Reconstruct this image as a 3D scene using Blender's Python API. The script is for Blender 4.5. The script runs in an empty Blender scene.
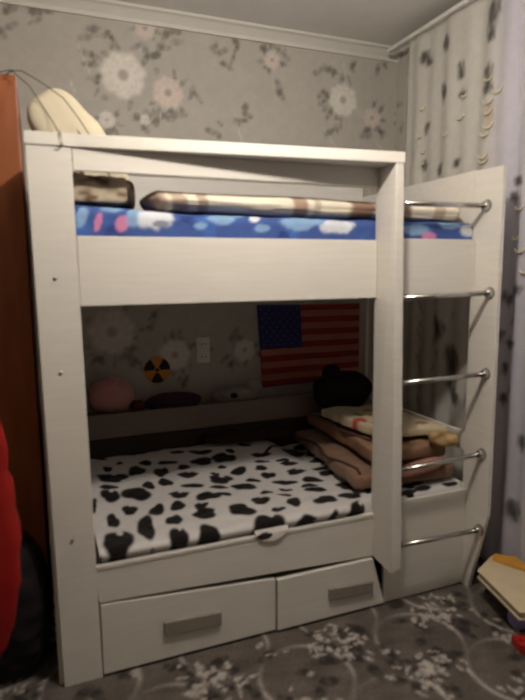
import bpy, bmesh, math, random
import numpy as np
from mathutils import Vector, Matrix, Euler
YAW, PIT, ROL, FPX = -.3761, -.1376, -.0092, 560.97
LX, LY, LZ, LAMP, EXPO, FSTOP = .63, -.68, 2.16, 365.0, 0.0, 1.8
# measured positions of printed motifs and of the curtain glints (metres)
LEAVES = [(1.159, 2.439), (1.243, 2.437), (1.461, 2.377), (1.552, 2.388), (1.66, 2.413), (1.835, 2.439), (1.477, 2.239), (1.493, 2.177), (1.54, 2.051), (1.942, 2.164), (1.762, 2.076), (1.827, 2.081), (1.2, 2.248), (1.118, 2.481), (2.035, 2.463), (0.298, 2.385), (0.375, 2.395), (0.553, 2.336), (0.606, 2.361), (0.663, 2.445), (0.282, 2.277), (0.314, 2.221), (0.894, 2.375), (0.945, 2.353), (0.962, 2.429), (1.047, 2.146), (1.019, 2.083), (0.777, 2.189), (0.874, 2.019), (0.578, 2.045), (0.651, 2.063), (0.092, 2.438), (0.064, 2.464), (-0.037, 2.439), (-0.065, 2.355), (0.073, 2.459), (0.674, 2.425)]
LEAVES_LOW = [(0.313, 1.114), (0.396, 0.932), (0.543, 1.077), (0.647, 1.005), (0.909, 0.84), (0.975, 0.979), (0.785, 0.909), (0.267, 0.902), (0.45, 0.871), (0.68, 0.776)]
FLOWERS = [(0.431, 2.227, 0.108), (0.64, 2.169, 0.077), (1.598, 2.231, 0.087), (1.782, 2.154, 0.056), (0.541, 2.447, 0.051), (0.349, 2.02, 0.041), (0.526, 2.035, 0.026), (0.328, 1.03, 0.113), (0.635, 0.897, 0.082), (1.015, 0.9, 0.062), (1.183, 2.384, 0.046)]
BLUE = [(0.141, 1.485, 0.017, 0.035, 'l'), (0.186, 1.466, 0.011, 0.029, 'p'), (0.256, 1.461, 0.024, 0.027, 'p'), (0.229, 1.514, 0.035, 0.018, 'l'), (0.297, 1.489, 0.03, 0.042, 'l'), (0.361, 1.491, 0.06, 0.046, 'w'), (0.373, 1.464, 0.028, 0.012, 'g'), (0.576, 1.488, 0.052, 0.025, 'l'), (0.691, 1.494, 0.021, 0.019, 'w'), (0.716, 1.458, 0.029, 0.014, 'l'), (0.856, 1.481, 0.07, 0.031, 'l'), (1.001, 1.471, 0.073, 0.028, 'w'), (1.333, 1.463, 0.068, 0.022, 'l'), (1.393, 1.442, 0.037, 0.015, 'p'), (1.494, 1.489, 0.058, 0.023, 'l'), (1.582, 1.468, 0.049, 0.027, 'w'), (0.502, 1.461, 0.026, 0.012, 'l'), (0.638, 1.509, 0.021, 0.012, 'l'), (0.926, 1.49, 0.023, 0.017, 'l')]
SPOTS = [[0.247,0.579,0.051,-0.015,0.005,0.038],[0.354,0.612,0.027,-0.009,0.007,0.044],[0.322,0.424,0.046,-0.014,0.007,0.042],[0.223,0.437,0.034,-0.01,0.005,0.037],[0.225,0.501,0.035,-0.01,0.002,0.012],[0.154,0.381,0.009,-0.002,0.005,0.045],[0.279,0.311,0.021,-0.008,0.006,0.038],[0.209,0.245,0.018,-0.008,0.006,0.051],[0.311,0.141,0.027,-0.012,0.013,0.078],[0.204,0.058,0.045,-0.019,0.009,0.074],[0.303,-0.054,0.017,-0.007,0.008,0.038],[0.13,-0.05,0.013,-0.006,0.004,0.049],[0.232,-0.083,0.011,-0.004,0.003,0.024],[0.168,-0.072,0.022,-0.009,0.002,0.014],[0.374,0.269,0.025,-0.009,0.008,0.036],[0.452,0.579,0.025,-0.007,0.008,0.039],[0.451,0.481,0.023,-0.007,0.007,0.031],[0.38,0.471,0.02,-0.006,0.005,0.027],[0.481,0.365,0.036,-0.012,0.006,0.021],[0.455,0.277,0.024,-0.009,0.007,0.032],[0.416,0.158,0.023,-0.01,0.009,0.041],[0.398,0.012,0.024,-0.01,0.015,0.065],[0.503,-0.003,0.034,-0.014,0.017,0.059],[0.533,0.171,0.037,-0.016,0.01,0.034],[0.537,0.238,0.021,-0.009,0.007,0.025],[0.585,0.308,0.037,-0.013,0.009,0.033],[0.552,0.42,0.036,-0.011,0.005,0.017],[0.557,0.516,0.038,-0.011,0.006,0.02],[0.555,0.587,0.026,-0.008,0.004,0.017],[0.646,0.615,0.039,-0.012,0.009,0.03],[0.667,0.717,0.04,-0.015,0.008,0.029],[0.747,0.616,0.044,-0.013,0.012,0.038],[0.797,0.668,0.02,-0.007,0.005,0.017],[0.68,0.44,0.045,-0.013,0.009,0.03],[0.651,0.377,0.03,-0.01,0.003,0.012],[0.65,0.313,0.026,-0.009,0.006,0.018],[0.67,0.492,0.016,-0.005,0.004,0.012],[0.716,0.54,0.018,-0.005,0.003,0.011],[0.405,0.682,0.026,-0.009,0.004,0.021],[0.348,0.837,0.059,-0.025,0.004,0.033],[0.497,0.662,0.032,-0.011,0.004,0.019],[0.215,0.813,0.032,-0.014,0.001,0.018],[0.239,0.67,0.019,-0.006,0.003,0.023],[0.297,0.721,0.013,-0.005,0.003,0.015],[0.565,0.744,0.026,-0.011,0.004,0.018],[0.497,-0.087,0.016,-0.007,0.004,0.014],[1.127,0.685,0.049,-0.01,0.024,0.054],[1.202,0.755,0.028,-0.012,0.013,0.028],[0.924,0.6,0.041,-0.011,0.007,0.019],[0.906,0.537,0.027,-0.008,0.004,0.01],[1.005,0.521,0.027,0.0,0.007,0.015],[1.022,0.489,0.041,0.007,0.008,0.019],[0.881,0.485,0.025,-0.007,0.007,0.018],[0.777,0.483,0.029,-0.008,0.009,0.026],[0.889,0.42,0.025,-0.007,0.009,0.023],[0.808,0.394,0.025,-0.007,0.004,0.013],[0.754,0.35,0.045,-0.015,0.009,0.022],[1.02,0.412,0.042,-0.004,0.01,0.02],[1.21,0.536,0.043,-0.018,0.016,0.032],[1.201,0.623,0.018,-0.007,0.011,0.021],[0.933,0.34,0.042,-0.014,0.007,0.016],[1.054,0.323,0.041,-0.013,0.011,0.021],[1.145,0.427,0.032,-0.013,0.007,0.014],[1.154,0.372,0.031,-0.013,0.013,0.024],[1.013,0.27,0.024,-0.01,0.009,0.017],[1.021,0.223,0.035,-0.014,0.009,0.018],[0.911,0.276,0.026,-0.011,0.005,0.011],[0.818,0.263,0.023,-0.009,0.005,0.014],[0.877,0.215,0.023,-0.01,0.006,0.014],[0.767,0.201,0.025,-0.01,0.013,0.034],[0.666,0.139,0.04,-0.017,0.017,0.046],[0.88,0.134,0.025,-0.01,0.017,0.036],[0.793,0.086,0.023,-0.01,0.007,0.017],[1.002,0.106,0.034,-0.015,0.02,0.037],[1.114,0.105,0.032,-0.014,0.016,0.027],[1.172,0.203,0.044,-0.018,0.019,0.033],[1.248,0.414,0.022,-0.01,0.014,0.025],[1.229,0.328,0.016,-0.007,0.008,0.013],[0.721,-0.004,0.042,-0.018,0.025,0.06],[0.879,-0.03,0.037,-0.016,0.016,0.032],[0.968,-0.046,0.017,-0.006,0.023,0.042],[1.078,-0.023,0.029,-0.012,0.031,0.051],[1.215,0.124,0.011,-0.005,0.022,0.035],[0.595,-0.084,0.023,-0.01,0.007,0.021],[1.025,0.694,0.083,0.099,0.011,0.027],[0.892,0.742,0.027,-0.011,0.008,0.023]]
CRESC = [(0.613, 2.102, 0.02), (0.347, 2.002, 0.028), (0.326, 2.081, 0.016), (0.174, 2.108, 0.024), (0.121, 2.053, 0.032), (0.169, 2.02, 0.028), (0.171, 1.978, 0.028), (0.162, 1.92, 0.028), (0.177, 1.888, 0.024), (0.178, 1.803, 0.028), (0.176, 1.783, 0.028), (0.622, 1.969, 0.016), (0.603, 1.895, 0.016), (0.43, 1.94, 0.016), (0.6, 1.838, 0.012), (-0.02, 1.565, 0.02), (-0.036, 1.401, 0.024), (-0.061, 1.319, 0.024), (-0.007, 1.449, 0.016)]
CLEAF = [(0.461, 2.328, 0.017, 0.04), (0.355, 2.187, 0.017, 0.032), (0.182, 2.333, 0.03, 0.056), (0.172, 2.264, 0.022, 0.02), (0.19, 2.115, 0.022, 0.032), (0.198, 2.058, 0.026, 0.024), (0.618, 2.316, 0.022, 0.032), (0.58, 2.303, 0.017, 0.016), (0.464, 2.113, 0.013, 0.04), (0.344, 2.092, 0.013, 0.02), (0.595, 1.824, 0.013, 0.02), (0.481, 1.782, 0.013, 0.024), (0.365, 1.784, 0.017, 0.016), (0.58, 1.994, 0.013, 0.02), (0.018, 1.608, 0.017, 0.024), (0.027, 1.189, 0.022, 0.024), (0.004, 1.005, 0.022, 0.024), (0.06, 1.041, 0.017, 0.02), (0.026, 0.769, 0.017, 0.032), (-0.004, 1.663, 0.022, 0.024), (-0.023, 1.232, 0.022, 0.016), (0.024, 0.906, 0.017, 0.02), (-0.069, 0.32, 0.035, 0.048), (-0.084, 0.626, 0.022, 0.032), (0.361, 0.844, 0.035, 0.1), (0.442, 1.027, 0.026, 0.06), (0.318, 0.707, 0.022, 0.048)]
def nrm(v): return Vector(v).normalized()
col = bpy.context.scene.collection

# ---------------------------------------------------------------- materials
def new_mat(name, color=(.5,.5,.5), rough=.6, metal=0, attr=None, noise=.08, nscale=12, bump=0, bscale=60, stretch=(1,1,1), emit=None, estr=0, alpha=1, spec=.4, sheen=0):
    m = bpy.data.materials.new(name); m.use_nodes = True
    nt = m.node_tree; N = nt.nodes; Lk = nt.links; b = N['Principled BSDF']
    b.inputs['Roughness'].default_value = rough; b.inputs['Metallic'].default_value = metal
    b.inputs['Specular IOR Level'].default_value = spec
    if sheen: b.inputs['Sheen Weight'].default_value = sheen
    tc = N.new('ShaderNodeTexCoord'); mp = N.new('ShaderNodeMapping'); mp.inputs['Scale'].default_value = stretch
    Lk.new(tc.outputs['Object'], mp.inputs['Vector'])
    n = N.new('ShaderNodeTexNoise'); n.inputs['Scale'].default_value = nscale; n.inputs['Detail'].default_value = 5
    Lk.new(mp.outputs['Vector'], n.inputs['Vector'])
    mr = N.new('ShaderNodeMapRange'); mr.inputs['From Min'].default_value = .3; mr.inputs['From Max'].default_value = .7
    mr.inputs['To Min'].default_value = 1-noise; mr.inputs['To Max'].default_value = 1+noise
    Lk.new(n.outputs['Fac'], mr.inputs['Value'])
    mul = N.new('ShaderNodeVectorMath'); mul.operation = 'SCALE'
    if attr:
        a = N.new('ShaderNodeAttribute'); a.attribute_name = attr; Lk.new(a.outputs['Color'], mul.inputs[0])
    else: mul.inputs[0].default_value = color
    Lk.new(mr.outputs['Result'], mul.inputs['Scale'])
    Lk.new(mul.outputs['Vector'], b.inputs['Base Color'])
    if bump:
        n2 = N.new('ShaderNodeTexNoise'); n2.inputs['Scale'].default_value = bscale; Lk.new(mp.outputs['Vector'], n2.inputs['Vector'])
        bp = N.new('ShaderNodeBump'); bp.inputs['Strength'].default_value = bump; bp.inputs['Distance'].default_value = .004
        Lk.new(n2.outputs['Fac'], bp.inputs['Height']); Lk.new(bp.outputs['Normal'], b.inputs['Normal'])
    if emit:
        b.inputs['Emission Color'].default_value = (*emit, 1); b.inputs['Emission Strength'].default_value = estr
    b.inputs['Alpha'].default_value = alpha
    return m

def s2l(r, g, b):
    f = lambda c: (c/255/12.92) if c/255 <= .04045 else ((c/255+.055)/1.055)**2.4
    return np.array([f(r), f(g), f(b)])
def T(r, g, b): return tuple(float(x) for x in s2l(r, g, b))

# ---------------------------------------------------------------- mesh helpers
def link(name, me, mat=None, parent=None, smooth=False):
    o = bpy.data.objects.new(name, me); col.objects.link(o)
    if mat is not None:
        if isinstance(mat, (list, tuple)):
            for m in mat: me.materials.append(m)
        else: me.materials.append(mat)
    if parent is not None:
        o.parent = parent; o.matrix_parent_inverse = parent.matrix_basis.inverted()
    if smooth:
        for p in me.polygons: p.use_smooth = True
    return o
def bm_obj(name, bm, mat, parent=None, smooth=False):
    bmesh.ops.recalc_face_normals(bm, faces=bm.faces)
    me = bpy.data.meshes.new(name); bm.to_mesh(me); bm.free()
    return link(name, me, mat, parent, smooth)
def add_prism(bm, pts, axis, a, b):
    """extrude a polygon (2D points) along an axis from a to b"""
    def P(p, t):
        if axis == 1: return (p[0], t, p[1])
        if axis == 0: return (t, p[0], p[1])
        return (p[0], p[1], t)
    A = [bm.verts.new(P(p, a)) for p in pts]; B = [bm.verts.new(P(p, b)) for p in pts]
    n = len(pts)
    bm.faces.new(A); bm.faces.new(B[::-1])
    for i in range(n): bm.faces.new((A[i], A[(i+1) % n], B[(i+1) % n], B[i]))
def bevel(bm, w, seg=2):
    if w: 
        bmesh.ops.recalc_face_normals(bm, faces=bm.faces)
        bmesh.ops.bevel(bm, geom=[e for e in bm.edges if len(e.link_faces) == 2 and e.calc_face_angle(0) > .5], offset=w, segments=seg, affect='EDGES', profile=.6)
def prism(name, pts, axis, a, b, mat, parent=None, bev=.002):
    bm = bmesh.new(); add_prism(bm, pts, axis, a, b); bevel(bm, bev)
    return bm_obj(name, bm, mat, parent)
def box(name, x0, x1, y0, y1, z0, z1, mat, parent=None, bev=.002):
    return prism(name, [(x0,y0),(x1,y0),(x1,y1),(x0,y1)], 2, z0, z1, mat, parent, bev)
def add_tube(bm, pts, r, n=10, cap=True):
    rings = []
    pts = [Vector(p) for p in pts]
    up = Vector((0,0,1))
    for i, p in enumerate(pts):
        d = (pts[min(i+1,len(pts)-1)]-pts[max(i-1,0)]).normalized()
        a = d.cross(up)
        if a.length < .05: a = d.cross(Vector((0,1,0)))
        a.normalize(); b = d.cross(a)
        rr = r[i] if isinstance(r, (list, tuple)) else r
        rings.append([bm.verts.new(p+rr*(a*math.cos(t)+b*math.sin(t))) for t in [2*math.pi*k/n for k in range(n)]])
    for A, B in zip(rings, rings[1:]):
        for k in range(n): bm.faces.new((A[k], A[(k+1)%n], B[(k+1)%n], B[k]))
    if cap: bm.faces.new(rings[0]); bm.faces.new(rings[-1][::-1])
def tube(name, pts, r, mat, parent=None, n=10):
    bm = bmesh.new(); add_tube(bm, pts, r, n); return bm_obj(name, bm, mat, parent, True)
def paint(o, fn):
    """object colour pattern stored per vertex: fn(x, y, z) in local coordinates -> (n,3)"""
    me = o.data; n = len(me.vertices); co = np.empty(n*3); me.vertices.foreach_get('co', co); co = co.reshape(-1, 3)
    c = np.ones((n, 4)); c[:, :3] = fn(co[:,0], co[:,1], co[:,2])
    a = me.color_attributes.new('pattern', 'FLOAT_COLOR', 'POINT'); a.data.foreach_set('color', c.ravel())
def grid(name, fn, nu, nv, mat, parent=None, smooth=True, thick=0):
    """surface from fn(U,V)->(x,y,z) arrays on the unit square"""
    U, V = np.meshgrid(np.linspace(0,1,nu), np.linspace(0,1,nv), indexing='ij')
    x, y, z = fn(U, V); x = x+0*U; y = y+0*U; z = z+0*U
    P = np.stack([x,y,z], -1).reshape(-1, 3)
    idx = np.arange(nu*nv).reshape(nu, nv)
    F = np.stack([idx[:-1,:-1], idx[1:,:-1], idx[1:,1:], idx[:-1,1:]], -1).reshape(-1, 4)
    if thick:
        # closed sheet: second layer along normals
        du = np.gradient(np.stack([x,y,z],-1), axis=0); dv = np.gradient(np.stack([x,y,z],-1), axis=1)
        nn = np.cross(du, dv); nn /= np.linalg.norm(nn, axis=-1, keepdims=True)+1e-12
        P2 = (np.stack([x,y,z],-1)-nn*thick).reshape(-1,3); k = len(P)
        F2 = F[:, ::-1]+k
        bd = np.concatenate([idx[:,0], idx[-1,1:], idx[-2::-1,-1], idx[0,-2:0:-1]])
        b2 = np.roll(bd, -1)
        F3 = np.stack([b2, bd, bd+k, b2+k], -1)
        P = np.concatenate([P, P2]); F = np.concatenate([F, F2, F3])
    me = bpy.data.meshes.new(name); me.from_pydata(P.tolist(), [], F.tolist()); me.update()
    return link(name, me, mat, parent, smooth)
def nz(x, y, s=1.0, seed=0):
    """smooth pseudo noise from a few sines"""
    r = np.random.RandomState(seed); t = 0
    for k in range(6):
        a, b, c = r.uniform(-1,1), r.uniform(-1,1), r.uniform(0,6.28)
        f = s*(1+.7*k); t = t+np.sin(f*(a*x+b*y)*2+c)/(1+.5*k)
    return t/3
def blob(name, c, r, mat, parent=None, sq=.8, amp=.03, seed=0, rot=None, n=48, freq=14, flat=None):
    """soft rounded body with folds (superellipsoid)"""
    U, V = np.meshgrid(np.linspace(0, 2*np.pi, n*2, endpoint=False), np.linspace(-np.pi/2, np.pi/2, n), indexing='ij')
    sp = lambda a, e: np.sign(a)*np.abs(a)**e
    x = r[0]*sp(np.cos(V), sq)*sp(np.cos(U), sq); y = r[1]*sp(np.cos(V), sq)*sp(np.sin(U), sq); z = r[2]*sp(np.sin(V), .9)
    k = 1+amp*10*0+amp/min(r)*nz(x+z, y-z*.7, freq, seed)*np.cos(V)
    P = np.stack([x*k, y*k, z*k], -1)
    if flat is not None: P[..., 2] = np.maximum(P[..., 2], -flat)
    if rot is not None:
        R = np.array(Euler(rot).to_matrix()); P = P@R.T
    P = P.reshape(-1,3)+np.array(c)
    idx = np.arange(2*n*n).reshape(2*n, n); nx = np.roll(idx, -1, axis=0)
    F = np.stack([idx[:,:-1], nx[:,:-1], nx[:,1:], idx[:,1:]], -1).reshape(-1,4)
    me = bpy.data.meshes.new(name); me.from_pydata(P.tolist(), [], F.tolist()); me.update()
    bm = bmesh.new(); bm.from_mesh(me); bmesh.ops.remove_doubles(bm, verts=bm.verts, dist=1e-5); bm.to_mesh(me); bm.free()
    return link(name, me, mat, parent, True)
def empty(name, loc=(0,0,0)):
    o = bpy.data.objects.new(name, None); o.location = loc; col.objects.link(o); o.empty_display_size = .1; return o
def tag(o, label, cat, group=None, kind=None):
    o['label'] = label; o['category'] = cat
    if group: o['group'] = group
    if kind: o['kind'] = kind
    return o
def struct(o, label=None):
    o['kind'] = 'structure'
    if label: o['label'] = label
    return o
def sm(e0, e1, x): t = np.clip((x-e0)/(e1-e0), 0, 1); return t*t*(3-2*t)

# ---------------------------------------------------------------- floral patterns
def flower(c, u, v, fu, fv, r, colr, dark, seed, strength=1.0):
    d = np.hypot(u-fu, v-fv); sel = d < r*1.4
    if not sel.any(): return
    du, dv = u[sel]-fu, v[sel]-fv; dd = d[sel]; a = np.arctan2(dv, du); q = dd/r
    rad = 1+.05*np.sin(7*a+seed)+.03*np.sin(13*a+seed*2)
    m = (1-sm(.78*rad, 1.08*rad, q))*strength
    tone = .5+.5*np.sin(11*a+seed+q*9)*np.sin(q*15+seed)
    heart = 1-sm(.12, .34, q); mix = np.clip(.02+.24*tone*sm(.2,.6,q)*(1-.3*q)+heart*.6, 0, 1)
    cc = colr[None]*(1-mix[:,None])+dark[None]*mix[:,None]
    c[sel] = c[sel]*(1-m[:,None])+cc*m[:,None]
def leaf(c, u, v, fu, fv, a, b, ang, colr, strength=.6, seed=0):
    q_ = max(a, b)*1.6; sel = np.nonzero((np.abs(u-fu) < q_) & (np.abs(v-fv) < q_))[0]
    if not len(sel): return
    du, dv = u[sel]-fu, v[sel]-fv
    p = (du*math.cos(ang)+dv*math.sin(ang))/a; q = (-du*math.sin(ang)+dv*math.cos(ang))/b
    d = np.hypot(p, q)*(1+.18*nz(du, dv, 60, seed))
    m = (1-sm(.55, 1.05, d))*strength*(.75+.25*np.sin(p*6+seed))
    c[sel] = c[sel]*(1-m[:,None])+colr[None]*m[:,None]

BASE = s2l(190,186,177); PALE = s2l(242,238,228); PINKP = s2l(230,215,205); DARKF = s2l(124,116,106); GREY = s2l(112,108,102); OLIVE = s2l(106,101,84)
def wall_pattern(u, v):
    n = len(u); c = np.tile(BASE, (n,1))
    c *= (1+.05*nz(u, v, 5, 3)+.02*nz(u, v, 40, 5))[:, None]
    rr = random.Random(4)
    ex = []
    for (a, b) in LEAVES+LEAVES_LOW:
        for k in range(3):
            leaf(c, u, v, a+rr.uniform(-.03,.03), b+rr.uniform(-.03,.03), rr.uniform(.024,.048), rr.uniform(.013,.022), rr.uniform(-1.4,1.4), OLIVE if rr.random()<.4 else GREY, rr.uniform(.45,.8), rr.randint(0,99))
    # leaves around the blossoms
    for i, (a, b, r) in enumerate(FLOWERS):
        for k in range(9):
            t = rr.uniform(0, 6.28); q = r*rr.uniform(1.0, 1.5)
            leaf(c, u, v, a+q*math.cos(t), b+q*math.sin(t), rr.uniform(.02,.045), rr.uniform(.009,.018), t+rr.uniform(-.6,.6), GREY, rr.uniform(.4,.7), k)
    # faint pale stems
    for k in range(26):
        a, b = rr.uniform(-.1,1.9), rr.uniform(.5,2.5)
        leaf(c, u, v, a, b, .09, .006, rr.uniform(1.8,2.6), PALE, .35, k)
    for i, (a, b, r) in enumerate(FLOWERS):
        flower(c, u, v, a, b, r*1.0, PALE if i not in (1,3,4,10) else PINKP, DARKF, i*1.7, .95 if i < 2 else .8)
    # parts of the paper out of the picture carry the same blossoms
    for k in range(26):
        a, b = rr.uniform(-1.9,-.15), rr.uniform(.2,2.4)
        flower(c, u, v, a, b, rr.uniform(.05,.1), PALE, DARKF, k, .7)
        for j in range(4): leaf(c, u, v, a+rr.uniform(-.18,.18), b+rr.uniform(-.18,.18), .04, .016, rr.uniform(-1.5,1.5), GREY, .5, j)
    return c

# ---------------------------------------------------------------- room shell
XL, XR, YF, YB, ZC = -1.9, 1.94, -3.0, 1.05, 2.52
m_paper = new_mat('wallpaper', rough=.75, attr='pattern', noise=.04, nscale=30, bump=.15, bscale=120)
m_paper_plain = new_mat('wallpaper_plain', T(158,150,138), .75, noise=.10, nscale=4)
m_ceil = new_mat('ceiling_paint', T(232,229,222), .85, noise=.02)
m_mould = new_mat('moulding_foam', T(224,221,212), .6, noise=.02)
m_floor = new_mat('printed_carpet', rough=.95, attr='pattern', noise=.16, nscale=90, bump=.5, bscale=260, spec=.1)

wb = grid('wall_back', lambda U,V: (XL+(XR-XL)*U, YB, ZC*V), 385, 253, m_paper, smooth=False, thick=.06)
wb.data.flip_normals()
paint(wb, lambda x,y,z: wall_pattern(x, z)); struct(wb)
wr = grid('wall_right', lambda U,V: (XR, YF+(YB-YF)*U, ZC*V), 280, 180, m_paper, smooth=False, thick=-.06)
def wr_pat(x, y, z):
    c = np.tile(BASE*1.02, (len(y),1)); rr = random.Random(9)
    for k in range(70):
        a, b = rr.uniform(-2.9,1.05), rr.uniform(.1,2.5)
        leaf(c, y, z, a, b, .045, .02, rr.uniform(-1.5,1.5), GREY, .55, k)
        if k % 3 == 0: flower(c, y, z, a+.1, b+.05, rr.uniform(.05,.09), PALE, DARKF, k, .7)
    return c
paint(wr, wr_pat); struct(wr)
struct(box('wall_left', XL-.06, XL, YF, YB, 0, ZC, m_paper_plain, bev=0))
struct(box('wall_front', XL-.06, XR+.06, YF-.06, YF, 0, ZC, m_paper_plain, bev=0))
struct(box('ceiling', XL-.06, XR+.06, YF-.06, YB+.06, ZC, ZC+.06, m_ceil, bev=0))

def floor_pat(x, y, z):
    base = s2l(98,91,85); c = np.tile(base, (len(x),1))
    c *= (1+.26*nz(x*1.0, y, 9, 2)+.2*nz(x, y, 26, 7))[:, None]
    lite = s2l(188,180,172); dark = s2l(52,48,47); mid = s2l(86,80,75)
    rr = random.Random(2); X0, Y0, C0 = x, y, c
    # lattice of rings and bouquets measured on the visible strip
    a1 = np.array([.455,.015]); a2 = np.array([.205,-.245]); o = np.array([.926,-.139])
    for i in range(-8, 6):
        for j in range(-3, 14):
            p = o+a1*i+a2*j
            if not (-1.9 < p[0] < 2.0 and -3 < p[1] < 1.1): continue
            cs = np.nonzero((np.abs(X0-p[0]-.15) < .5) & (np.abs(Y0-p[1]+.05) < .42))[0]
            x, y, c = X0[cs], Y0[cs], C0[cs]
            # ring between bouquets
            rc = p+(a1+a2)*.42
            d = np.hypot((x-rc[0])/1.0, (y-rc[1])/1.0); ang = np.arctan2(y-rc[1], x-rc[0])
            m = np.exp(-((d-.155)/.0075)**2)*.85*(.55+.45*np.sin(2*ang+.6))
            c[:] = c*(1-m[:,None])+lite[None]*m[:,None]
            m = np.exp(-((d-.185)/.02)**2)*.35; c[:] = c*(1-m[:,None])+mid[None]*m[:,None]
            for k in range(16):
                leaf(c, x, y, p[0]+rr.gauss(0,.085), p[1]+rr.gauss(0,.07), rr.uniform(.03,.06), rr.uniform(.015,.028), rr.uniform(0,3.1), dark, .95, k)
            for k in range(42):
                leaf(c, x, y, p[0]+rr.gauss(0,.062), p[1]+rr.gauss(0,.052), rr.uniform(.012,.030), rr.uniform(.006,.014), rr.uniform(0,3.1), lite, .8, k)
            for k in range(5):
                leaf(c, x, y, p[0]+rr.gauss(0,.12), p[1]+rr.gauss(0,.1), .04, .009, rr.uniform(0,3.1), mid, .6, k)
            C0[cs] = c
    return C0
fl = grid('floor', lambda U,V: (XL+(XR-XL)*U, YF+(YB-YF)*V, 0), 480, 500, m_floor, smooth=False, thick=.06)
fl.data.flip_normals() if fl.data.polygons[0].normal.z < 0 else None
paint(fl, floor_pat); struct(fl)

# cornice (two runs), rounded profile
def cove(name, run):
    bm = bmesh.new()
    prof = [(0,0),(0,-.06),(.012,-.06),(.018,-.045),(.032,-.03),(.045,-.018),(.06,-.012),(.06,0)]
    if run == 'back': add_prism(bm, [(YB-.0005-a, ZC-.0005+b) for a,b in prof], 0, XL, XR)
    else: add_prism(bm, [(-a, b) for a,b in prof], 1, YF, YB-.06); [setattr(v, 'co', Vector((XR-.0005+v.co.x*.5, v.co.y, ZC-.0005+v.co.z*.5))) for v in bm.verts]
    return struct(bm_obj(name, bm, m_mould))
cove('trim_1', 'back'); cove('trim_2', 'right')

# ---------------------------------------------------------------- bunk bed
m_wood = new_mat('white_laminate', T(220,216,207), .42, noise=.035, nscale=5, stretch=(1.2,1.2,14), bump=.05, bscale=30)
m_woodh = new_mat('white_laminate_lengthwise', T(220,216,207), .42, noise=.035, nscale=5, stretch=(1.2,8,14), bump=.05, bscale=30)
m_ply = new_mat('grey_board', T(150,140,128), .7, noise=.08)
m_taupe = new_mat('taupe_laminate', T(128,112,102), .5, noise=.06, nscale=5, stretch=(1.2,8,14))
m_dkp = new_mat('shade_dark_board', T(58,46,40), .8, noise=.1)
m_chrome = new_mat('chrome', T(200,198,194), .22, metal=1, noise=.04)
m_handle = new_mat('brushed_grey_metal', T(150,142,132), .5, metal=.25, noise=.08, stretch=(20,1,1))
m_screw = new_mat('screw_steel', T(170,165,158), .3, metal=1)

BZ = 1.738; L = 1.602; BD = .857
bed = empty('bunk_bed', (0,0,0))
tag(bed, 'white laminate bunk bed with side ladder and two drawers against the flowered wall', 'bunk bed')
# front left post: broad upright board
post = prism('front_post', [(.010,0),(.130,0),(.120,1.21),(.118,1.672),(-.004,1.672)], 1, 0, .018, m_wood, bed)
for (x, z) in ((.055,1.30),(.058,.49),(.055,1.02)):
    bm = bmesh.new(); bmesh.ops.create_cone(bm, cap_ends=True, segments=12, radius1=.006, radius2=.004, depth=.005, matrix=Matrix.Translation((x,-.002,z))@Matrix.Rotation(math.pi/2,4,'X'))
    bm_obj('screw_cap', bm, m_screw, post, True)
box('left_end_board', -.004, .0135, .0185, BD, 0, 1.672, m_wood, bed)
# cap board over the whole front, running out to the ladder post
prism('top_board', [(-.006,.16),(-.006,-.004),(.13,-.006),(1.182,-.110),(1.182,-.085),(1.182,.16)], 2, 1.6725, 1.708, m_woodh, bed)
# rail beneath the cap board
box('top_rail', .1205, 1.1500, .001, .018, 1.608, 1.6720, m_woodh, bed)
# ladder post: deep upright fin hanging from the cap board
bm = bmesh.new()
V_ = {}
pts = {'tf':(1.150,-.107,1.6720),'tF':(1.180,-.107,1.6720),'tb':(1.1505,.018,1.6720),'tB':(1.180,.018,1.6720),
       'bf':(1.168,-.107,.190),'bF':(1.210,-.107,.205),'bb':(1.1555,.018,.2135),'bB':(1.205,.018,.222)}
for k, p in pts.items(): V_[k] = bm.verts.new(p)
for f in ('tf tF tB tb','bf bb bB bF','tf bf bF tF','tb tB bB bb','tf tb bb bf','tF bF bB tB'): bm.faces.new([V_[k] for k in f.split()])
bevel(bm, .003)
ladder_post = bm_obj('ladder_post', bm, m_wood, bed)
box('guard_board', .1205, 1.1490, .0, .018, 1.216, 1.422, m_woodh, bed)
box('ladder_side_guard_board', 1.2065, L-.001, .004, .020, 1.224, 1.430, m_woodh, bed)
prism('bed_front_rail', [(.1295,.262),(1.1545,.214),(1.1565,.388),(.1215,.388)], 1, 0, .018, m_woodh, bed)
box('ladder_side_front_panel', 1.2105, L-.001, .004, .020, .004, .415, m_woodh, bed)
box('lower_rail_edge_strip', .131, 1.154, -.003, -.0003, .376, .388, m_woodh, bed, .001)
# right end
prism('right_front_leg', [(-.118,1.688),(.025,1.692),(.025,0),(-.030,0),(-.118,.35)], 0, L, L+.018, m_wood, bed)
box('right_end_top_board', L, L+.018, .0255, BD, 1.222, 1.694, m_woodh, bed)
box('right_end_rail', L, L+.018, .0255, BD-.069, .576, .652, m_woodh, bed)
box('right_end_side_board', L, L+.018, .0255, BD-.069, .05, .43, m_woodh, bed)
box('right_rear_leg', L, L+.018, BD-.068, BD, 0, 1.2215, m_wood, bed)
# back
box('upper_back_board', .0140, L-.0005, .840, .856, 1.30, BZ, m_woodh, bed)
box('back_rail', .0140, L-.0005, .840, .856, .560, .672, m_taupe, bed)
box('back_shelf', .0140, L-.0005, .8565, 1.040, .625, .641, m_taupe, bed)
box('back_panel', .0140, L-.0005, .842, .855, .02, .555, m_dkp, bed)  # coloured dark to stand for the shade between rail and sheet
box('upper_bed_base', .0140, L-.0005, .0205, .838, 1.235, 1.251, m_ply, bed)
box('lower_bed_base', .0140, L-.0005, .0205, .838, .272, .288, m_ply, bed)
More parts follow.
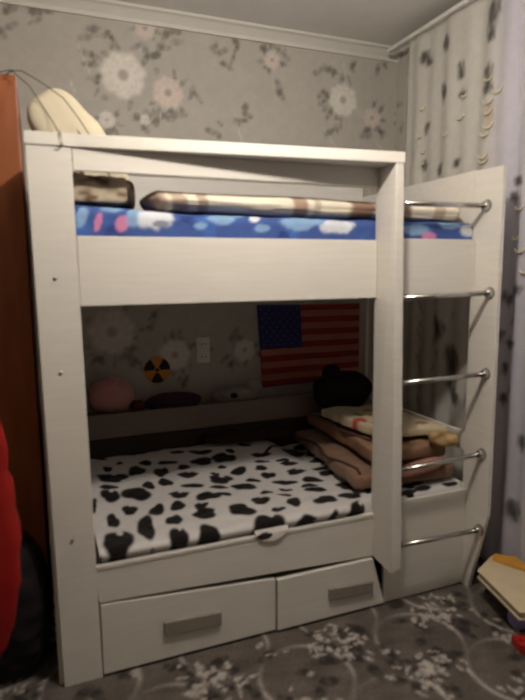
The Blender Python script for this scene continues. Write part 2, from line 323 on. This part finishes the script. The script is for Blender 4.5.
# drawers
d1 = prism('drawer_front', [(.1325,.012),(.7430,.012),(.7430,.211),(.1325,.256)], 1, -.002, .016, m_woodh, bed)
d2 = prism('drawer_front', [(.7480,.012),(1.205,.012),(1.150,.209),(.7480,.209)], 1, -.010, .008, m_woodh, bed)
def handle(d, x0, x1, z0, z1, y):
    bm = bmesh.new()
    add_prism(bm, [(x0,z0),(x1,z0-.010),(x1,z1-.010),(x0,z1)], 1, y-.014, y-.0003); bevel(bm, .003)
    return bm_obj('drawer_handle', bm, m_handle, d)
handle(d1, .334, .534, .103, .150, -.002); handle(d2, .955, 1.145, .088, .132, -.010)
box('drawer_box', .15, .735, .0165, .60, .03, .19, m_ply, d1, .001); box('drawer_box', .765, 1.14, .0085, .58, .03, .19, m_ply, d2, .001)
# five chrome rungs with round flanges at the end board
for i, (z, y, zl) in enumerate(((1.553,-.045,1.548),(1.226,-.08,1.216),(.913,-.079,.908),(.591,-.077,.578),(.276,-.083,.284))):
    rg = tube('rung', [(1.206 if zl < 1 else 1.194, y, zl), (L-.004, y, z)], .0095, m_chrome, bed, 14)
    bm = bmesh.new()
    add_tube(bm, [(L-.0195,y,z),(L-.016,y,z),(L-.0155,y,z),(L-.0003,y,z)], [.014,.016,.016,.024], 20)
    bm_obj('rung_flange', bm, m_chrome, rg, True)

# ---------------------------------------------------------------- lower bunk bedding
m_cow = new_mat('cow_print_sheet', rough=.9, attr='pattern', noise=.03, nscale=40, bump=.25, bscale=18, spec=.15, sheen=.1)
MX0, MX1, MY0, MY1 = .1375, 1.598, .022, .838
def rb(U, V, x0, x1, y0, y1, z0, z1, rad):
    """top sheet wrapped down over a mattress"""
    # U along x, V from front bottom, over top, to the back bottom
    h = z1-z0; w = y1-y0; tot = 2*(h-rad)+(w-2*rad)+math.pi*rad
    s = V*tot; y = np.zeros_like(s); z = np.zeros_like(s)
    a = s < h-rad; y[a] = y0; z[a] = z0+s[a]
    s2 = s-(h-rad); b = (s2 >= 0) & (s2 < math.pi*rad/2); t = s2/rad
    y[b] = (y0+rad-rad*np.cos(t))[b]; z[b] = (z1-rad+rad*np.sin(t))[b]
    s3 = s2-math.pi*rad/2; c_ = (s3 >= 0) & (s3 < w-2*rad); y[c_] = (y0+rad+s3)[c_]; z[c_] = z1
    s4 = s3-(w-2*rad); d = (s4 >= 0) & (s4 < math.pi*rad/2); t = s4/rad
    y[d] = (y1-rad+rad*np.sin(t))[d]; z[d] = (z1-rad+rad*np.cos(t))[d]
    s5 = s4-math.pi*rad/2; e = s5 >= 0; y[e] = y1; z[e] = (z1-rad-s5)[e]
    return x0+(x1-x0)*U, y, z
def cow_surface(U, V):
    x, y, z = rb(U, V, MX0, MX1, MY0, MY1, .30, .425, .028)
    top = sm(.36, .42, z)
    z = z+top*(.009*nz(x, y, 6, 11)+.004*nz(x, y, 17, 4)+.055*sm(.25,.75,y)*(1-sm(1.0,1.15,x)))
    y = y-.027*sm(.389,.414,z)*(1-sm(.02,.12,y))*(1-sm(1.09,1.14,x)); z = z+.006*sm(.40,.42,z)*(1-sm(.05,.2,y))
    return x, y, z
mtr = grid('mattress', cow_surface, 300, 230, m_cow)
def cow_pat(x, y, z):
    white = s2l(206,202,200); blk = s2l(24,19,19)
    c = np.tile(white, (len(x),1))
    yy = y-(.425-np.minimum(z, .425))*.9
    for i, (cx, cy, ex, ey, nx_, ny_) in enumerate(SPOTS):
        det = ex*ny_-ey*nx_
        sel = np.hypot(x-cx, yy-cy) < .16
        dx, dy = x[sel]-cx, yy[sel]-cy
        p = (dx*ny_-dy*nx_)/det; q = (-dx*ey+dy*ex)/det
        ang = np.arctan2(q, p)
        rim = 1.2+.16*np.sin(2*ang+i*1.3)+.12*np.sin(3*ang+i*2.1)+.06*np.sin(5*ang+i)
        d = np.hypot(p, q)/rim
        if i % 3 == 0: d = np.maximum(d, 1.35-np.hypot(p-.1, q-1.0)*1.5)
        m = 1-sm(.84, 1.10, d)
        c[sel] = c[sel]*(1-m[:,None])+blk[None]*m[:,None]
    rr = random.Random(6)
    # small odd patches where the bedding lies under other things, and down the front side
    for k in range(70):
        cx, cy = rr.uniform(1.2, 1.58), rr.uniform(-.02, .82)
        m = (1-sm(.8,1.1, np.hypot((x-cx)/rr.uniform(.02,.045), (yy-cy)/rr.uniform(.015,.03))))
        c = c*(1-m[:,None])+blk[None]*m[:,None]
    return c
paint(mtr, cow_pat)
tag(mtr, 'lower bunk mattress in a white sheet with black cow-print spots', 'mattress')
# bit of sheet slipping over the rail
def flapf(U, V):
    x = .665+.13*U; k = np.sin(np.pi*U)**.8
    y = np.where(V < .5, .030-.0365*(V/.5), -.0065-.003*k*(V-.5)/.5); z = np.where(V < .5, .4225-.030*(V/.5)**2, .3925-.030*k*(V-.5)/.5)
    return x, y, z
fp = grid('sheet_flap', flapf, 40, 24, m_cow, mtr, True, .0012)
paint(fp, lambda x,y,z: np.where((np.hypot((x-.70)/.03,(z-.385)/.012) < 1)[:,None], s2l(40,34,34)[None], s2l(214,208,203)[None]))

# folded brown blankets heaped at the ladder end
def slab(name, poly, z0, z1, mat, parent=None, seed=0, amp=.012, n=70):
    """soft folded cloth slab: bilinear quad footprint, rounded rims, rumpled top"""
    P = [np.array(p) for p in poly]
    def f(U, V, top=True):
        e = .5*(1-np.cos(np.pi*U)); g = .5*(1-np.cos(np.pi*V))
        x = (P[0][0]*(1-e)+P[1][0]*e)*(1-g)+(P[3][0]*(1-e)+P[2][0]*e)*g
        y = (P[0][1]*(1-e)+P[1][1]*e)*(1-g)+(P[3][1]*(1-e)+P[2][1]*e)*g
        rim = np.minimum(1, np.minimum(np.minimum(U,1-U), np.minimum(V,1-V))*7)
        rim = np.sqrt(1-(1-rim)**2)
        return x, y, rim
    def up(U, V):
        x, y, rim = f(U, V); zm = (z0+z1)/2
        return x+.010*nz(y, x, 14, seed+3), y+.010*nz(x, y, 14, seed+5), zm+(z1-zm)*rim+amp*rim*nz(x, y, 13, seed)+amp*.5*rim*nz(x,y,32,seed+1)
    def dn(U, V):
        x, y, rim = f(U, V); zm = (z0+z1)/2
        return x+.010*nz(y, x, 14, seed+3), y+.010*nz(x, y, 14, seed+5), zm-(zm-z0)*rim
    nu = n; U, V = np.meshgrid(np.linspace(0,1,nu), np.linspace(0,1,nu), indexing='ij')
    A = np.stack([a+0*U for a in up(U,V)],-1).reshape(-1,3); B = np.stack([a+0*U for a in dn(U,V)],-1).reshape(-1,3)
    idx = np.arange(nu*nu).reshape(nu,nu); F = np.stack([idx[:-1,:-1],idx[1:,:-1],idx[1:,1:],idx[:-1,1:]],-1).reshape(-1,4)
    me = bpy.data.meshes.new(name); me.from_pydata(np.concatenate([A,B]).tolist(), [], F.tolist()+(F[:,::-1]+nu*nu).tolist()); me.update()
    bm = bmesh.new(); bm.from_mesh(me); bmesh.ops.remove_doubles(bm, verts=bm.verts, dist=1e-4); bm.to_mesh(me); bm.free()
    return link(name, me, mat, parent, True)
m_brown = new_mat('brown_fleece', T(134,104,84), .95, noise=.14, nscale=16, bump=.4, bscale=90, spec=.1, sheen=.2)
m_brownl = new_mat('light_brown_fleece', T(150,118,96), .95, noise=.14, nscale=16, bump=.4, bscale=90, spec=.1)
m_dthrow = new_mat('shade_dark_fleece', T(52,40,36), .95, noise=.14, spec=.1)
m_brownd = new_mat('dark_brown_fleece', T(84,62,50), .95, noise=.14, nscale=16, bump=.4, bscale=90, spec=.1)
m_cream = new_mat('cream_cloth', rough=.9, attr='pattern', noise=.05, nscale=25, bump=.3, bscale=60, spec=.15)
bl1 = slab('folded_blanket', [(1.13,.10),(1.585,.06),(1.585,.78),(1.20,.80)], .445, .505, m_brown, seed=1, amp=.007)
tag(bl1, 'brown fleece blanket folded flat on the cow-print sheet, lowest of the heap', 'blanket')
tube('blanket_hem', [(1.16+.02*math.sin(k*.9), .11+.66*k/14, .508+.003*math.sin(k*2.1)) for k in range(15)], .006, m_brownd, bl1)
bl2 = slab('folded_blanket', [(1.24,.12),(1.58,.10),(1.58,.76),(1.27,.80)], .527, .590, m_brownl, seed=5, amp=.008)
tag(bl2, 'lighter brown blanket folded on top of the wider brown blanket', 'blanket')
tube('blanket_hem', [(1.268+.018*math.sin(k*.8), .15+.6*k/14, .597+.004*math.sin(k*1.7)) for k in range(15)], .006, m_brownd, bl2)
cf = slab('flowered_cloth', [(1.29,.20),(1.585,.12),(1.58,.60),(1.25,.62)], .612, .655, m_cream, seed=9, amp=.008)
def cf_pat(x, y, z):
    c = np.tile(s2l(206,190,160), (len(x),1))
    for (a,b,r,k) in ((1.30,.345,.036,'r'),(1.335,.275,.03,'r'),(1.40,.21,.022,'r'),(1.36,.44,.03,'g'),(1.40,.36,.018,'b'),(1.44,.5,.03,'b'),(1.5,.36,.03,'g'),(1.36,.62,.03,'b'),(1.52,.2,.03,'b'),(1.47,.65,.04,'g')):
        m = (1-sm(.7,1.1,np.hypot(x-a,y-b)/r*(1+.2*nz(x,y,60,3))))*.85
        k = {'r':s2l(190,40,36),'g':s2l(120,116,80),'b':s2l(140,110,78)}[k]
        c = c*(1-m[:,None])+k[None]*m[:,None]
    return c
paint(cf, cf_pat); tag(cf, 'cream cloth with red and olive flowers lying on the brown blankets', 'cloth')

m_black = new_mat('black_nylon', T(30,26,27), .85, noise=.2, spec=.2)
m_purple = new_mat('dark_purple_fleece', T(70,50,66), .95, noise=.2, spec=.1)
m_pink = new_mat('dusty_pink_plush', T(200,142,138), .95, noise=.08, nscale=40, bump=.4, bscale=120, spec=.1, sheen=.3)
m_maroon = new_mat('maroon_fabric', T(96,40,36), .9, noise=.12)
m_grey = new_mat('pale_grey_fabric', T(150,142,134), .9, noise=.12)
# black bag at the back right of the lower bunk
bag = blob('backpack', (1.42,.712,.712), (.150,.068,.098), m_black, sq=.8, amp=.018, seed=3, freq=9)
blob('top_pouch', (1.35,.71,.80), (.050,.045,.05), m_black, bag, sq=.9, amp=.010, seed=8)
tag(bag, 'black soft bag slumped on the brown blankets at the back corner of the lower bunk', 'bag')
dk = slab('shade_dark_throw', [(.70,.745),(1.13,.70),(1.13,.815),(.70,.828)], .503, .54, m_dthrow, seed=12, amp=.010)  # colour darkened to carry the shading along the back rail
tag(dk, 'throw along the back rail beside the folded blankets, shade put into its dark colour', 'blanket')
# things on the ledge behind the back rail
pk = blob('plush_cushion', (.297,.95,.738), (.103,.072,.080), m_pink, sq=.85, amp=.004, seed=2, freq=9)
blob('tuft', (.297,.915,.815), (.014,.012,.018), m_pink, pk, sq=1, amp=.001)
tag(pk, 'dusty pink round plush cushion standing on the ledge behind the back rail', 'cushion')
mr_ = blob('folded_cloth', (.425,.975,.668), (.035,.05,.026), m_maroon, sq=.6, amp=.004, seed=6)
tag(mr_, 'maroon cloth tucked beside the pink plush cushion on the ledge', 'cloth')
pu = blob('crumpled_garment', (.60,.95,.680), (.14,.065,.042), m_purple, sq=.8, amp=.014, seed=7, freq=12, flat=.036)
tag(pu, 'dark purple garment crumpled on the ledge under the round sticker', 'garment')
gy = blob('plush_toy', (.92,.95,.682), (.115,.06,.045), m_grey, sq=.8, amp=.01, seed=4, freq=10, flat=.038)
blob('head', (1.02,.93,.712), (.045,.04,.04), m_grey, gy, sq=.95, amp=.003, seed=1)
blob('dark_patch', (.90,.908,.69), (.03,.02,.018), m_black, gy, sq=.9, amp=.002)
tag(gy, 'pale grey soft toy lying on the ledge left of the striped flag', 'soft toy')
# clothes seen through the ladder
m_beige = new_mat('beige_knit', T(190,160,112), .9, noise=.15, nscale=30)
m_rose = new_mat('rose_cloth', T(168,120,108), .9, noise=.1)
c1 = blob('rolled_garment', (1.535,.070,.622), (.052,.052,.030), m_beige, sq=.8, amp=.008, seed=3, rot=(0,.1,.5))
tag(c1, 'small beige knitted garment rolled up beside the ladder end board', 'garment')
c2 = blob('rolled_garment', (1.42,.058,.520), (.12,.026,.026), m_rose, sq=.8, amp=.006, seed=9, rot=(0,-.12,0))
tag(c2, 'dusty rose garment rolled along the ladder side of the lower bunk', 'garment')

# ---------------------------------------------------------------- upper bunk bedding
m_blue = new_mat('blue_print_sheet', rough=.85, attr='pattern', noise=.08, nscale=22, bump=.3, bscale=20, spec=.15)
def up_surface(U, V):
    x, y, z = rb(U, V, .0185, 1.597, .024, .836, 1.258, 1.50, .03)
    z = z+sm(1.3,1.48,z)*(.018*(1-sm(.1,.5,x))-.004+.004*nz(x, y, 8, 2)); return x, y, z
um = grid('mattress', up_surface, 260, 200, m_blue)
def blue_pat(x, y, z):
    b0 = s2l(66,88,148); c = np.tile(b0, (len(x),1)); zz = z+np.clip(y-.03,0,1)
    n1 = nz(x, zz, 16, 5); c = c*(1-(sm(.1,.6,n1)*.5)[:,None])+s2l(70,112,190)[None]*(sm(.1,.6,n1)*.5)[:,None]
    n2 = nz(x, zz, 24, 15); m = sm(.35,.7,n2)*.7; c = c*(1-m[:,None])+s2l(36,50,108)[None]*m[:,None]
    kk = {'l':s2l(134,168,204),'p':s2l(206,132,172),'w':s2l(216,220,226),'g':s2l(120,124,136)}
    for i,(a,b,ra,rb_,k) in enumerate(BLUE):
        m = (1-sm(.75,1.12,np.hypot((x-a-(zz-b)*.25)/max(abs(ra),.008),(zz-b)/max(rb_,.008))*(1+.2*nz(x,zz,50,i))))*.9
        c = c*(1-m[:,None])+kk[k][None]*m[:,None]
    return c
paint(um, blue_pat); tag(um, 'upper bunk mattress in a bright blue printed sheet', 'mattress')
m_roll = new_mat('cream_blanket', rough=.9, attr='pattern', noise=.04, nscale=20, bump=.3, bscale=40, spec=.15)
def roll_surface(U, V):
    x = .335+(1.585-.335)*U; a = V*2*np.pi
    ends = np.clip(np.minimum(U, 1-U)*30, .05, 1)**.5
    ry, rz = .11*ends, (.034+.003*np.sin(x*9))*ends
    wob = 1+.10*nz(x, a, 7, 3)
    y = .145+ry*np.sign(np.cos(a))*np.abs(np.cos(a))**.8*wob; z = 1.544-.012*x*.6+rz*np.sign(np.sin(a))*np.abs(np.sin(a))**.8*wob
    return x, y, np.maximum(z, 1.503-.0*x)
rl = grid('rolled_blanket', roll_surface, 200, 48, m_roll)
def roll_pat(x, y, z):
    c = np.tile(s2l(240,230,210), (len(x),1))
    br = s2l(142,104,84)
    for a,w,k in ((.36,.05,.7),(.44,.03,.6),(.52,.02,.6),(.865,.032,.75),(.93,.015,.4),(1.12,.06,.9),(1.22,.05,1),(1.45,.03,.5),(1.30,.03,.6),(1.56,.03,.9)):
        m = (1-sm(.6,1.1,np.abs(x-a+(z-1.53)*.15+.012*nz(y,z,30,int(a*50)))/w))*k
        c = c*(1-m[:,None])+br[None]*m[:,None]
    return c
paint(rl, roll_pat); tag(rl, 'long cream blanket with brown patches rolled along the front of the upper bunk', 'blanket')
m_pil = new_mat('beige_pillow_cotton', T(212,202,178), .9, noise=.08, nscale=9, bump=.5, bscale=14, spec=.1)
m_band = new_mat('brown_band', T(92,72,52), .9)
pil = blob('pillow', (.172,.34,1.724), (.100,.058,.212), m_pil, sq=.55, amp=.006, seed=4, rot=(0,-.62,0), freq=7)
for k, off in enumerate((-.06,.03)):
    bm = bmesh.new(); R = Euler((0,-.62,0)).to_matrix()
    pts_ = []
    for t in np.linspace(-.8,.8,15):
        p = Vector((off*.8, -.0585*math.sqrt(max(0,1-(t*.95)**2))*.93-.003, t*.19)); pts_.append(R@p+Vector((.172,.34,1.724)))
    add_tube(bm, pts_, .0045, 8); bm_obj('piping', bm, m_band, pil, True)
tag(pil, 'beige pillow with brown piping leaning upright at the left end of the upper bunk', 'pillow')
m_plaid = new_mat('brown_striped_throw', rough=.9, attr='pattern', noise=.1, nscale=30, spec=.1)
th = slab('striped_throw', [(.03,.05),(.285,.05),(.33,.235),(.03,.225)], 1.527, 1.608, m_plaid, seed=21, amp=.010)
paint(th, lambda x,y,z: (lambda m: s2l(112,92,74)[None]*m+s2l(196,182,158)[None]*(1-m))(sm(-.2,.6,nz(x+y*.3,z*2,22,4)+.4*np.sin((x+z*1.2)*60))[:,None]))
tag(th, 'brown and beige striped throw bunched in front of the pillow on the upper bunk', 'blanket')
# dark cord slung from the wardrobe to the bed top
m_cord = new_mat('dark_cord', T(104,94,76), .8)
cd = tube('cord', [(-.06,.40,1.968),(-.03,.345,1.969),(-.012,.30,1.94),(.02,.22,1.89),(.05,.12,1.81),(.075,.04,1.745),(.085,.0,1.7125),(.088,-.008,1.711),(.092,-.0125,1.70),(.094,-.0095,1.675),(.088,-.0085,1.665),(.080,-.0085,1.668)], .0018, m_cord)
tag(cd, 'thin dark cord hanging from the wardrobe over the left bed post', 'cord', 'cords slung over the left end of the bed')
cd2 = tube('cord', [(-.09,.39,1.968),(-.04,.345,1.970),(.0,.29,1.955),(.06,.245,1.91),(.115,.20,1.86),(.155,.15,1.79),(.175,.09,1.735),(.18,.06,1.7125),(.185,.02,1.7125)], .0018, m_cord)
tag(cd2, 'longer dark cord ending on the cap board right of the post', 'cord', 'cords slung over the left end of the bed')

# ---------------------------------------------------------------- on the back wall
def cloth_quad(u, v):   # flag corners on the wall, slightly tilted
    p = [(1.083,1.138),(1.723,1.131),(1.742,.693),(1.112,.690)]
    x = (p[0][0]*(1-u)+p[1][0]*u)*(1-v)+(p[3][0]*(1-u)+p[2][0]*u)*v
    z = (p[0][1]*(1-u)+p[1][1]*u)*(1-v)+(p[3][1]*(1-u)+p[2][1]*u)*v
    return x, YB-.008-.004*np.sin(u*9+v*2)*1.0-.002*np.sin(u*23), z
m_fr = new_mat('flag_red', T(150,50,46), .8, noise=.06); m_fw = new_mat('flag_white_shaded', T(186,118,106), .8, noise=.05)  # white stripes and stars dimmed in colour for the shade inside the bunk
m_fb = new_mat('flag_blue', T(50,50,108), .8, noise=.06); m_fs = new_mat('flag_star_shaded', T(84,84,134), .8)
nu, nv = 40, 26
fg = grid('flag', lambda U,V: cloth_quad(U,V), nu+1, nv+1, [m_fr,m_fw,m_fb,m_fs], smooth=True, thick=-.0015)
for i, p in enumerate(fg.data.polygons):
    k = i % (nu*nv)
    if i >= 2*nu*nv: continue
    iu, iv = divmod(k, nv)
    st = iv//2
    p.material_index = 2 if (iu < 16 and iv < 14) else (0 if st % 2 == 0 else 1)
bm = bmesh.new()
for r in range(9):
    for c_ in range(6 if r % 2 == 0 else 5):
        u = .4*((c_*2+1+(r%2))/12); v = .538*((r+1)/10)
        x, y, z = [float(q) for q in cloth_quad(np.array(u), np.array(v))]
        vs = [bm.verts.new((x+(.0115 if k%2==0 else .005)*math.sin(k*math.pi/5), y-.0022, z+(.0115 if k%2==0 else .005)*math.cos(k*math.pi/5))) for k in range(10)]
        bm.faces.new(vs)
bm_obj('stars', bm, m_fs, fg)
tag(fg, 'red and white striped flag with starred blue corner on the wall of the lower bunk', 'flag')
# outlet
m_pl = new_mat('white_plastic', T(238,234,226), .4, noise=.02); m_hole = new_mat('dark_plastic', T(30,28,26), .6)
ox, oz = .783, .914
out = empty('wall_socket', (ox, YB, oz)); tag(out, 'white double wall socket between the round sticker and the flag', 'socket')
box('cover_plate', ox-.036, ox+.036, YB-.010, YB-.0005, oz-.066, oz+.066, m_pl, out, .004)
for dz in (-.033,.033):
    bm = bmesh.new(); add_tube(bm, [(ox,YB-.0102,oz+dz),(ox,YB-.016,oz+dz)], [.025,.023], 24); s = bm_obj('socket_face', bm, m_pl, out)
    for dx in (-.0095,.0095):
        bm = bmesh.new(); add_tube(bm, [(ox+dx,YB-.0161,oz+dz),(ox+dx,YB-.0175,oz+dz)], .0035, 10); bm_obj('pin_hole', bm, m_hole, s)
# radiation sticker
m_yel = new_mat('sticker_yellow', T(214,140,62), .6, noise=.05); m_blk = new_mat('sticker_black', T(22,18,16), .6)
sx, sz = .541, .826
stk = empty('warning_sticker', (sx, YB, sz)); tag(stk, 'round black and yellow radiation warning sticker on the wallpaper', 'sticker')
bm = bmesh.new(); add_tube(bm, [(sx,YB-.0008,sz),(sx,YB-.003,sz)], .068, 48); bm_obj('disc', bm, m_yel, stk)
bm = bmesh.new()
for k in range(3):
    a0 = math.radians(30+120*k-30); a1 = a0+math.radians(60); R0, R1 = .016, .066
    ring = [(sx+R1*math.cos(a0+(a1-a0)*t/10), sz+R1*math.sin(a0+(a1-a0)*t/10)) for t in range(11)]+[(sx+R0*math.cos(a1-(a1-a0)*t/4), sz+R0*math.sin(a1-(a1-a0)*t/4)) for t in range(5)]
    add_prism(bm, ring, 1, YB-.0042, YB-.0031)
add_tube(bm, [(sx,YB-.0031,sz),(sx,YB-.0042,sz)], .010, 20)
bm_obj('trefoil', bm, m_blk, stk)

# ---------------------------------------------------------------- curtain on the right wall
m_cur = new_mat('sheer_curtain', rough=.85, attr='pattern', noise=.04, nscale=30, alpha=.9, spec=.3)
m_cres = new_mat('pale_glint_metal', T(246,236,208), .3, metal=.45, noise=.1)
m_rail = new_mat('white_rail', T(225,222,216), .4)
CZ = 2.44
def fold(y, z): return 1.795+.0055*np.sin(y*56+.5*np.sin(y*9))*(.6+.4*sm(2.5,1.0,z)) + .006*np.sin(y*23+z*.8)+.008*nz(y, z*.3, 9, 8)
cu = grid('curtain', lambda U,V: (fold(.74-2.5*U, .02+(CZ-.02)*V), .74-2.5*U, .02+(CZ-.02)*V), 620, 130, m_cur, thick=.0012)
def cur_pat(x, y, z):
    w = sm(.22, .05, y); c = s2l(206,203,195)[None]*(1-w[:,None])+s2l(196,193,204)[None]*w[:,None]
    rr = random.Random(5)
    for i,(a,b,ra,rb_) in enumerate(CLEAF):
        for k in range(3):
            leaf(c, y, z, a+rr.uniform(-.6,.6)*ra, b+rr.uniform(-.7,.7)*rb_, max(ra,.018)*1.5, max(rb_,.02)*.9, rr.uniform(-.4,.4), s2l(84,80,73), .8, k)
    for k in range(90):
        a, b = rr.uniform(-1.7,-.1), rr.uniform(.1,2.3)
        leaf(c, y, z, a, b, .018, .035, rr.uniform(-.5,.5), s2l(104,100,98), .55, k)
    for k in range(60):
        a, b = rr.choice((.60,.46,.34,.18,.0)), rr.uniform(.1,1.75)
        leaf(c, y, z, a+rr.uniform(-.02,.02), b, .014, .03, rr.uniform(-.5,.5), s2l(104,100,94), .5, k)
    leaf(c, y, z, .165, 1.955, .028, .06, 0, s2l(186,150,124), .7, 1)
    return c
paint(cu, cur_pat)
tag(cu, 'sheer grey floor-length curtain with dark leaf print and glints modelled as pale crescents on the right wall', 'curtain')
for (y, z, s) in CRESC:  # smeared highlights of the metallic print, modelled as pale crescents
    x = float(fold(np.array(y), np.array(z)))-.0065
    bm = bmesh.new(); n = 12
    pts_ = [(x-.002, y+s*1.0*math.cos(a), z+s*.9*math.sin(a)) for a in np.linspace(math.pi*1.05, math.pi*1.95, n)]
    add_tube(bm, pts_, [.0012+.0042*math.sin(math.pi*k/(n-1)) for k in range(n)], 6)
    bm_obj('glint_crescent', bm, m_cres, cu, True)
cr = box('curtain_rail', 1.775, 1.815, -1.9, .90, CZ+.004, CZ+.022, m_rail)
tag(cr, 'white curtain track running along the right wall under the ceiling', 'curtain rail')
for yb in (-1.6,-.4,.7): box('bracket', 1.8155, XR-.0005, yb-.01, yb+.01, CZ+.006, CZ+.020, m_rail, cr)

# ---------------------------------------------------------------- left side
m_ward = new_mat('orange_brown_veneer', T(152,88,52), .4, noise=.14, nscale=4, stretch=(6,6,1))
wd = empty('wardrobe', (-.5,.66,0)); tag(wd, 'tall orange-brown wooden wardrobe standing left of the bed', 'wardrobe')
box('body', -1.02, -.020, .372, 1.035, 0, 1.965, m_ward, wd)
for (a, b, hx) in ((-1.018,-.522,-.56),(-.518,-.022,-.48)):
    d = box('door', a, b, .352, .3715, .08, 1.94, m_ward, wd)
    tube('door_handle', [(hx,.3518,1.0),(hx,.33,1.005),(hx,.33,1.115),(hx,.3518,1.12)], .005, m_handle, d)
bb = blob('gap_filler_bag', (-.172,.17,.235), (.155,.15,.235), m_black, sq=.6, amp=.014, seed=14, flat=.232)  # added to fill the unlit dark gap left of the bed
tube('carry_handle', [(-.24,.16,.455),(-.23,.15,.50),(-.17,.145,.515),(-.12,.15,.50),(-.11,.16,.455)], .009, m_black, bb)
tag(bb, 'black bag added to fill the dark gap between the bed and the wardrobe', 'bag')
# red padded chair back at the edge of the picture
m_red = new_mat('red_fabric', T(146,26,20), .8, noise=.08, nscale=12, bump=.2, bscale=200, spec=.2)
ch = empty('chair', (-.36,-.35,0)); tag(ch, 'red padded chair at the left edge of the picture, mostly out of view', 'chair')
blob('backrest', (-.322,-.20,.675), (.238,.045,.41), m_red, ch, sq=.35, amp=.003, seed=2, rot=(0,-.01,0), n=40)
blob('seat', (-.37,-.42,.44), (.22,.22,.045), m_red, ch, sq=.4, amp=.003, seed=3, n=40)
for sx_ in (-.55,-.19):
    for sy_ in (-.60,-.24): tube('leg', [(sx_,sy_,0),(sx_*1+0,sy_,.40)], .012, m_black, ch)

# ---------------------------------------------------------------- right side: papers stacked by the bed foot
m_box = new_mat('dark_box', T(44,36,34), .8); m_page = new_mat('cream_cover', T(206,190,158), .75, noise=.05)
m_edge = new_mat('page_edges', T(176,164,148), .85, noise=.2, nscale=40, stretch=(1,1,30)); m_or = new_mat('orange_cover', T(206,150,60), .6, noise=.15)
st = prism('storage_box', [(1.69,-.08),(1.635,-.30),(1.74,-.42),(1.755,-.10)], 2, 0, .100, m_box)
tag(st, 'dark low box on the floor under the cream book by the ladder', 'box')
bk = empty('large_book', (1.62,-.2,.1)); tag(bk, 'large cream book lying on the dark box beside the bed foot', 'book')
quad = [(1.560,-.125),(1.495,-.40),(1.700,-.47),(1.755,-.09),(1.70,-.055)]
prism('page_block', [(1.566,-.132),(1.503,-.396),(1.698,-.462),(1.748,-.095),(1.698,-.064)], 2, .1065, .127, m_edge, bk, .001)
prism('cover', quad, 2, .1005, .106, m_page, bk, .001)
prism('cover', quad, 2, .1275, .133, m_page, bk, .001)
og = prism('paper_folder', [(1.668,-.092),(1.742,-.250),(1.765,-.12),(1.705,-.064)], 2, .1335, .146, m_or)
tag(og, 'orange folder lying on the back of the cream book', 'folder')
m_lil = new_mat('lilac_plastic', T(150,146,206), .5); m_redp = new_mat('red_plastic', T(170,34,30), .5)
lb = blob('ball', (1.585,-.315,.038), (.038,.038,.038), m_lil, sq=1, amp=0, n=32)
tag(lb, 'lilac toy ball on the carpet at the right edge of the picture', 'ball')
rbk = prism('toy_brick', [(1.475,-.43),(1.535,-.46),(1.55,-.40),(1.49,-.375)], 2, 0.0005, .035, m_redp, None, .004)
for (dx, dy) in ((1.500,-.412),(1.528,-.425)):
    bm = bmesh.new(); add_tube(bm, [(dx,dy,.0352),(dx,dy,.042)], .010, 16); bm_obj('stud', bm, m_redp, rbk)
tag(rbk, 'red toy block on the carpet below the lilac ball', 'toy')

# ---------------------------------------------------------------- lamp
m_globe = new_mat('lit_opal_glass', (1,.9,.75), .5, emit=(1.0,.905,.80), estr=LAMP)
m_brass = new_mat('lamp_base', T(190,180,160), .4, metal=.5)
lp = empty('ceiling_lamp', (LX,LY,ZC)); tag(lp, 'round lit ceiling lamp in the middle of the room', 'lamp')
bm = bmesh.new(); add_tube(bm, [(LX,LY,ZC-.0005),(LX,LY,ZC-.03),(LX,LY,ZC-.05),(LX,LY,LZ+.05)], [.06,.06,.012,.010], 24); bm_obj('ceiling_rose', bm, m_brass, lp, True)
bm = bmesh.new(); bmesh.ops.create_uvsphere(bm, u_segments=24, v_segments=16, radius=.055, matrix=Matrix.Translation((LX,LY,LZ))); bm_obj('globe', bm, m_globe, lp, True)

# ---------------------------------------------------------------- camera
cam = bpy.data.cameras.new('camera'); co = bpy.data.objects.new('camera', cam); col.objects.link(co)
cyw, syw = math.cos(YAW), math.sin(YAW)
fw = Vector((-syw*math.cos(PIT), cyw*math.cos(PIT), math.sin(PIT))); rt = Vector((cyw, syw, 0)); upv = rt.cross(fw)
r2 = rt*math.cos(ROL)+upv*math.sin(ROL); u2 = -rt*math.sin(ROL)+upv*math.cos(ROL)
M = Matrix((r2, u2, -fw)).transposed().to_4x4(); M.translation = Vector((.0093,-1.7531,1.3114)); co.matrix_world = M
cam.sensor_fit = 'VERTICAL'; cam.sensor_height = 24; cam.lens = FPX/700*24; cam.clip_start = .02
sc = bpy.context.scene; sc.camera = co
if FSTOP:
    cam.dof.use_dof = True; cam.dof.focus_distance = 12.0; cam.dof.aperture_fstop = FSTOP
w = bpy.data.worlds.new('world'); sc.world = w; w.use_nodes = True
w.node_tree.nodes['Background'].inputs[0].default_value = (.5,.5,.55,1); w.node_tree.nodes['Background'].inputs[1].default_value = .05
sc.view_settings.view_transform = 'Standard'; sc.view_settings.look = 'None'; sc.view_settings.gamma = 1
sc.view_settings.use_curve_mapping = False; sc.view_settings.exposure = EXPO
